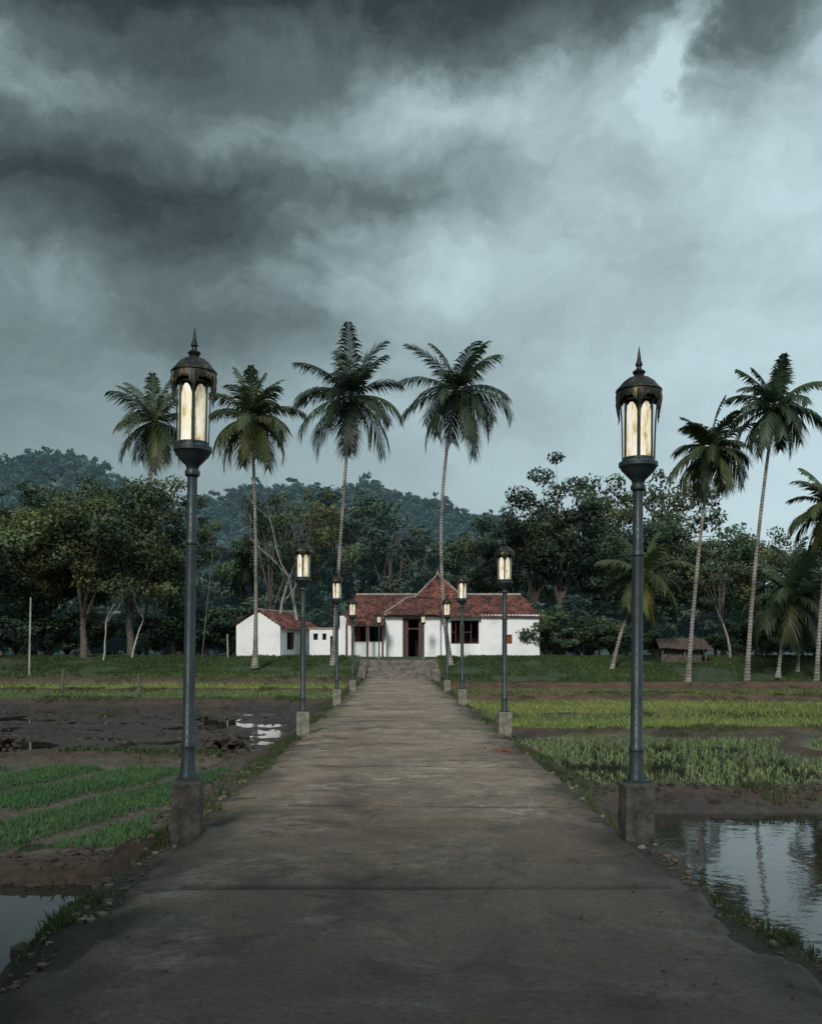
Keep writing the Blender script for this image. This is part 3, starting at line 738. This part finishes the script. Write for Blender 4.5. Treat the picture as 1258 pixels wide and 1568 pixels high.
for i,xx in enumerate(mx_):
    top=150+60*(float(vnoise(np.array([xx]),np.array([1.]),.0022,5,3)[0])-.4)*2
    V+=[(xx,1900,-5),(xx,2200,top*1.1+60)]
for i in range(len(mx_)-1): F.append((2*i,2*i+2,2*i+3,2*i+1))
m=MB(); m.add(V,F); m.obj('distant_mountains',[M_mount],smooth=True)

# ------------------------------------------------------------------ buildings
def wall_open(m,x0,x1,z0,z1,y,th,ops,mat=0):
    xs_=sorted(set([x0,x1]+[o[0] for o in ops]+[o[1] for o in ops])); zs_=sorted(set([z0,z1]+[o[2] for o in ops]+[o[3] for o in ops]))
    for i in range(len(xs_)-1):
        run=None
        for j in range(len(zs_)-1):
            cx=(xs_[i]+xs_[i+1])/2; cz=(zs_[j]+zs_[j+1])/2
            hole=any(o[0]<cx<o[1] and o[2]<cz<o[3] for o in ops)
            if not hole:
                if run is None: run=zs_[j]
            if hole or j==len(zs_)-2:
                end=zs_[j] if hole else zs_[j+1]
                if run is not None and end>run: m.box(xs_[i],xs_[i+1],y,y+th,run,end,mat)
                run=None
def roof_plane(m,A,B,C,Dp,mat=0,pitch=.26,amp=.09,rows=.34):
    A,B,C,Dp=map(Vector,(A,B,C,Dp)); n=(B-A).cross(Dp-A).normalized()
    if n.z<0: n=-n
    W=max((B-A).length,(C-Dp).length); nu=max(2,int(W/pitch)*4); nv=max(2,int(((Dp-A).length)/rows)*2)
    V=[];F=[]
    for j in range(nv+1):
        v=j/nv
        for i in range(nu+1):
            u=i/nu; p=A.lerp(B,u).lerp(Dp.lerp(C,u),v)
            xx=u*W/pitch*2*math.pi
            off=amp*.5*math.cos(xx)+(.045 if j%2 else 0)+ .10*(float(mnoise.noise(p*0.7)))
            p=p+n*off; V.append(tuple(p))
    for j in range(nv):
        for i in range(nu): a=j*(nu+1)+i; F.append((a,a+1,a+nu+2,a+nu+1))
    m.add(V,F,mat)
def ridge(m,pts,r_,mat): m.tube(pts,[r_]*len(pts),8,mat)

H=link(bpy.data.objects.new('white_house',None))
m=MB(); Yf=75.
ops=[(-3.15,-2.25,2.55,3.75),(-2.0,-1.0,2.55,3.75),(4.25,5.0,2.4,4.2),(5.2,6.4,2.4,4.2),(8.4,8.9,2.4,3.1)]
wall_open(m,-4.25,-.75,.8,4.55,Yf,.3,ops[:2]); wall_open(m,3.4,6.55,.8,4.55,Yf,.3,ops[2:4]); wall_open(m,6.55,11.0,.8,4.62,Yf-.35,.3,ops[4:])
wall_open(m,-.75,3.4,.8,4.72,Yf-.5,.3,[(.55,2.2,.9,4.4)])
m.box(-.75,-.45,Yf-.2,Yf,.8,4.55); m.box(3.1,3.4,Yf-.2,Yf,.8,4.55)
m.box(-4.25,-3.95,Yf+.3,82,.8,4.55); m.box(10.7,11.0,Yf-.05,82,.8,4.62); m.box(-3.95,10.7,81.7,82,.8,4.55); m.box(6.55,6.8,Yf-.05,Yf+.3,.8,4.55)
m.add([(-4.1,75.2,4.55),(-4.1,82,4.55),(-4.1,79,6.0)],[(0,1,2)],0)
m.obj('walls',[M_white],H)
m=MB()
m.box(-3.9,10.6,77.0,77.2,.8,4.5); m.obj('interior',[M_dark],H)
m=MB()
m.box(-4.4,11.15,Yf-.62,Yf-.36,.7,1.42); m.obj('plinth',[M_stone],H)
m=MB()
for (a,b_,c,d) in ops[:4]:
    y0=Yf+.1
    m.box(a,a+.07,y0,y0+.08,c,d); m.box(b_-.07,b_,y0,y0+.08,c,d); m.box(a+.07,b_-.07,y0,y0+.08,d-.08,d); m.box(a+.07,b_-.07,y0,y0+.08,c,c+.08)
    mm=(a+b_)/2; m.box(mm-.03,mm+.03,y0+.01,y0+.07,c+.08,d-.08); m.box(a+.07,mm-.03,y0+.02,y0+.06,(c+d)/2-.03,(c+d)/2+.03)
y0=Yf-.45
m.box(.55,.72,y0,y0+.12,.9,4.4); m.box(2.03,2.2,y0,y0+.12,.9,4.4); m.box(.72,2.03,y0,y0+.12,4.22,4.4)
m.box(.72,.98,y0+.12,y0+.2,.9,4.22); m.box(1.77,2.03,y0+.12,y0+.2,.9,4.22); m.box(.98,1.77,y0+.12,y0+.2,3.5,3.6)
m.obj('door_and_window_frames',[M_wood],H)
m=MB(); m.box(-3.1,-2.7,Yf+.14,Yf+.18,2.63,3.67); m.box(8.4,8.9,Yf-.25,Yf-.2,2.4,3.1)
for k in range(4): m.box(8.44+k*.115,8.5+k*.115,Yf-.3,Yf-.26,2.42,3.08)
m.obj('shutters',[M_redwood],H)
m=MB()
roof_plane(m,(-3.9,74.35,4.45),(11.0,74.35,4.45),(10.1,79,6.35),(-3.2,79,6.35)); roof_plane(m,(-3.9,82.6,4.6),(11.3,82.6,4.6),(10.1,79,6.35),(-3.2,79,6.35))
roof_plane(m,(11.05,74.35,4.5),(11.3,82.6,4.5),(10.1,79.1,6.35),(10.1,79,6.35))
roof_plane(m,(-3.7,73.2,3.75),(-.85,73.2,3.75),(-.85,74.9,4.75),(-3.7,74.9,4.75))
roof_plane(m,(-.95,73.85,4.62),(3.6,73.85,4.62),(3.4,77.4,5.95),(.9,77.4,5.95))
ax=(3.45,80,8.1); c0=(1.5,78.2,6.1); c1=(5.5,78.2,6.1); c2=(5.5,82,6.0); c3=(1.5,82,6.0)
for a,b_ in ((c0,c1),(c1,c2),(c2,c3),(c3,c0)): roof_plane(m,a,b_,ax,ax)
m.obj('roof',[M_tiles],H,smooth=True)
m=MB(); ridge(m,[(-3.2,79,6.42),(10.1,79,6.42)],.10,0)
for a in (c0,c1): ridge(m,[a,tuple(Vector(a).lerp(Vector(ax),.5)+Vector((0,0,.02))),ax],.08,0)
ridge(m,[(-.85,74.0,4.72),(.9,77.4,6.05),(1.5,78.2,6.2)],.07,0)
m.lathe([(.14,0),(.1,.15),(.05,.3),(.0,.6)],8,c=(3.45,80,8.1)); m.obj('ridge_tiles',[M_ridge],H)
m=MB(); 
for xx in (-3.65,-2.1,-.95): m.box(xx-.08,xx+.08,73.35,73.51,.9,3.78)
m.obj('porch_posts',[M_wood],H)

LW=link(bpy.data.objects.new('courtyard_wall',None)); m=MB()
wall_open(m,-6.6,-4.26,.8,3.55,Yf+.2,.25,[(-6.3,-5.95,2.7,3.2),(-5.6,-5.3,2.7,3.2),(-5.0,-4.6,1.0,3.0)]); m.obj('wall',[M_white],LW)
m=MB(); m.box(-6.7,-4.26,Yf+.1,Yf+.55,3.552,3.65); m.obj('coping',[M_ridge],LW)
m=MB(); m.box(-6.6,-4.3,Yf+.6,Yf+.7,.8,3.4); m.obj('dark_backing',[M_dark],LW)

Cg=link(bpy.data.objects.new('white_cottage',None)); Cg.location=(-10.4,74.2,1.2); Cg.rotation_euler=(0,0,math.radians(-19))
m=MB(); w=1.85; Lc=6.5; e=2.62; ap=3.65
m.box(-w,w,0,.25,-.5,e); m.add([(-w,0.0,e),(w,0.0,e),(0,0.0,ap),(-w,.25,e),(w,.25,e),(0,.25,ap)],[(0,1,2),(5,4,3)],0)
m.box(-w,-w+.25,.25,Lc,-.5,e); m.box(-w+.25,w,Lc-.25,Lc,-.5,e)
sidem=MB(); wall_open(sidem,.25,Lc-.25,-.5,e-.02,0,.25,[(1.2,2.5,.75,2.1),(3.6,4.4,.0,2.1)])
for V_ in sidem.V:
    xx=V_[:,0].copy(); yy=V_[:,1].copy(); V_[:,0]=w-yy; V_[:,1]=xx
m.V+=sidem.V; m.L+=[l+m.n for l in sidem.L]; m.C+=sidem.C; m.M+=sidem.M; m.K+=sidem.K; m.n+=sidem.n
m.obj('walls',[M_white],Cg)
m=MB(); m.box(w-.8,w-.7,.3,Lc-.3,-.4,2.5); m.obj('interior',[M_dark],Cg)
m=MB(); roof_plane(m,(w+.55,-.25,e-.30),(w+.55,Lc+.3,e-.30),(0,Lc+.3,ap+.08),(0,-.25,ap+.08)); roof_plane(m,(-w-.3,-.25,e-.1),(-w-.3,Lc+.3,e-.1),(0,Lc+.3,ap+.08),(0,-.25,ap+.08)); m.obj('roof',[M_tiles],Cg,smooth=True)
m=MB(); ridge(m,[(0,-.3,ap+.14),(0,Lc+.35,ap+.14)],.1,0); m.obj('ridge_tiles',[M_ridge],Cg)
m=MB(); 
for yy in (1.2,1.82,2.42): m.box(w-.14,w-.06,yy,yy+.08,.76,2.09)
m.obj('window_frame',[M_wood],Cg)

S=link(bpy.data.objects.new('wooden_shed',None)); S.location=(20.6,70,1.15)
m=MB(); 
for k in range(14): m.box(-1.5+k*.2,-1.5+k*.2+.17,0,.08,-.2,.85)
for k in range(6): m.box(-1.55,-1.45,.1+k*.35,.4+k*.35,-.2,.85)
for xx in (-1.6,0,1.5):
    m.box(xx-.06,xx+.06,-.3,-.18,-.2,1.0); m.box(xx-.06,xx+.06,2.2,2.32,-.2,1.0)
m.box(-1.3,1.2,1.8,1.9,-.2,1.0); m.obj('walls',[M_bark],S)
m=MB(); roof_plane(m,(-1.95,-.6,.85),(1.9,-.6,.85),(1.7,1.0,1.65),(-1.75,1.0,1.65)); roof_plane(m,(-1.95,2.6,.85),(1.9,2.6,.85),(1.7,1.0,1.65),(-1.75,1.0,1.65)); m.obj('roof',[simple('old_thatch_tile',(.04,.032,.028),(.13,.09,.075),4,.9)],S)

ST=link(bpy.data.objects.new('entrance_steps',None)); m=MB()
n=7
for i in range(n): m.box(-1.9,2.4,64+i*.9,64+(i+1)*.9 if i<n-1 else 74.3,-.4,.0+.17*(i+1),bev=.02)
m.obj('steps',[M_stone],ST)
m=MB()
for xx in (-2.5,2.42):
    for i in range(5): m.box(xx,xx+.55,64.0+i*1.5,64.0+(i+1)*1.5-.01,-.4,.42+.2*i,bev=.04)
m.obj('side_walls',[M_stone],ST)

def post(name,X,Y,z0,h,r_,mat,lean=0):
    m=MB(); m.tube([(0,0,-.3),(lean*.5,0,h*.5),(lean,0.02,h)],[r_,r_*.95,r_*.8],8,0)
    m.obj(name,[mat],loc=(X,Y,z0),smooth=True)
post('fence_post',-15.3,45,-.4,1.35,.07,M_bark,.03); post('fence_post',-10.5,40.2,-.4,1.25,.07,M_bark,-.04); post('fence_post',-20.6,50.4,-.4,1.1,.07,M_bark,.03)
post('wooden_pole',-24.3,65,.2,5.2,.07,M_palebark,.1); post('wooden_pole',-12.3,72,1.0,2.1,.07,M_palebark,-.05)
post('wooden_pole',-13.7,69,.9,8.5,.04,M_bark,.9)

# ------------------------------------------------------------------ camera
cd=bpy.data.cameras.new('camera'); co=link(bpy.data.objects.new('camera',cd)); co.location=(0,0,1.7); co.rotation_euler=(math.radians(90),0,0)
cd.sensor_fit='HORIZONTAL'; cd.sensor_width=36; cd.lens=42.9; cd.shift_x=.019; cd.shift_y=.1717; cd.clip_start=.1; cd.clip_end=12000
scene.camera=co
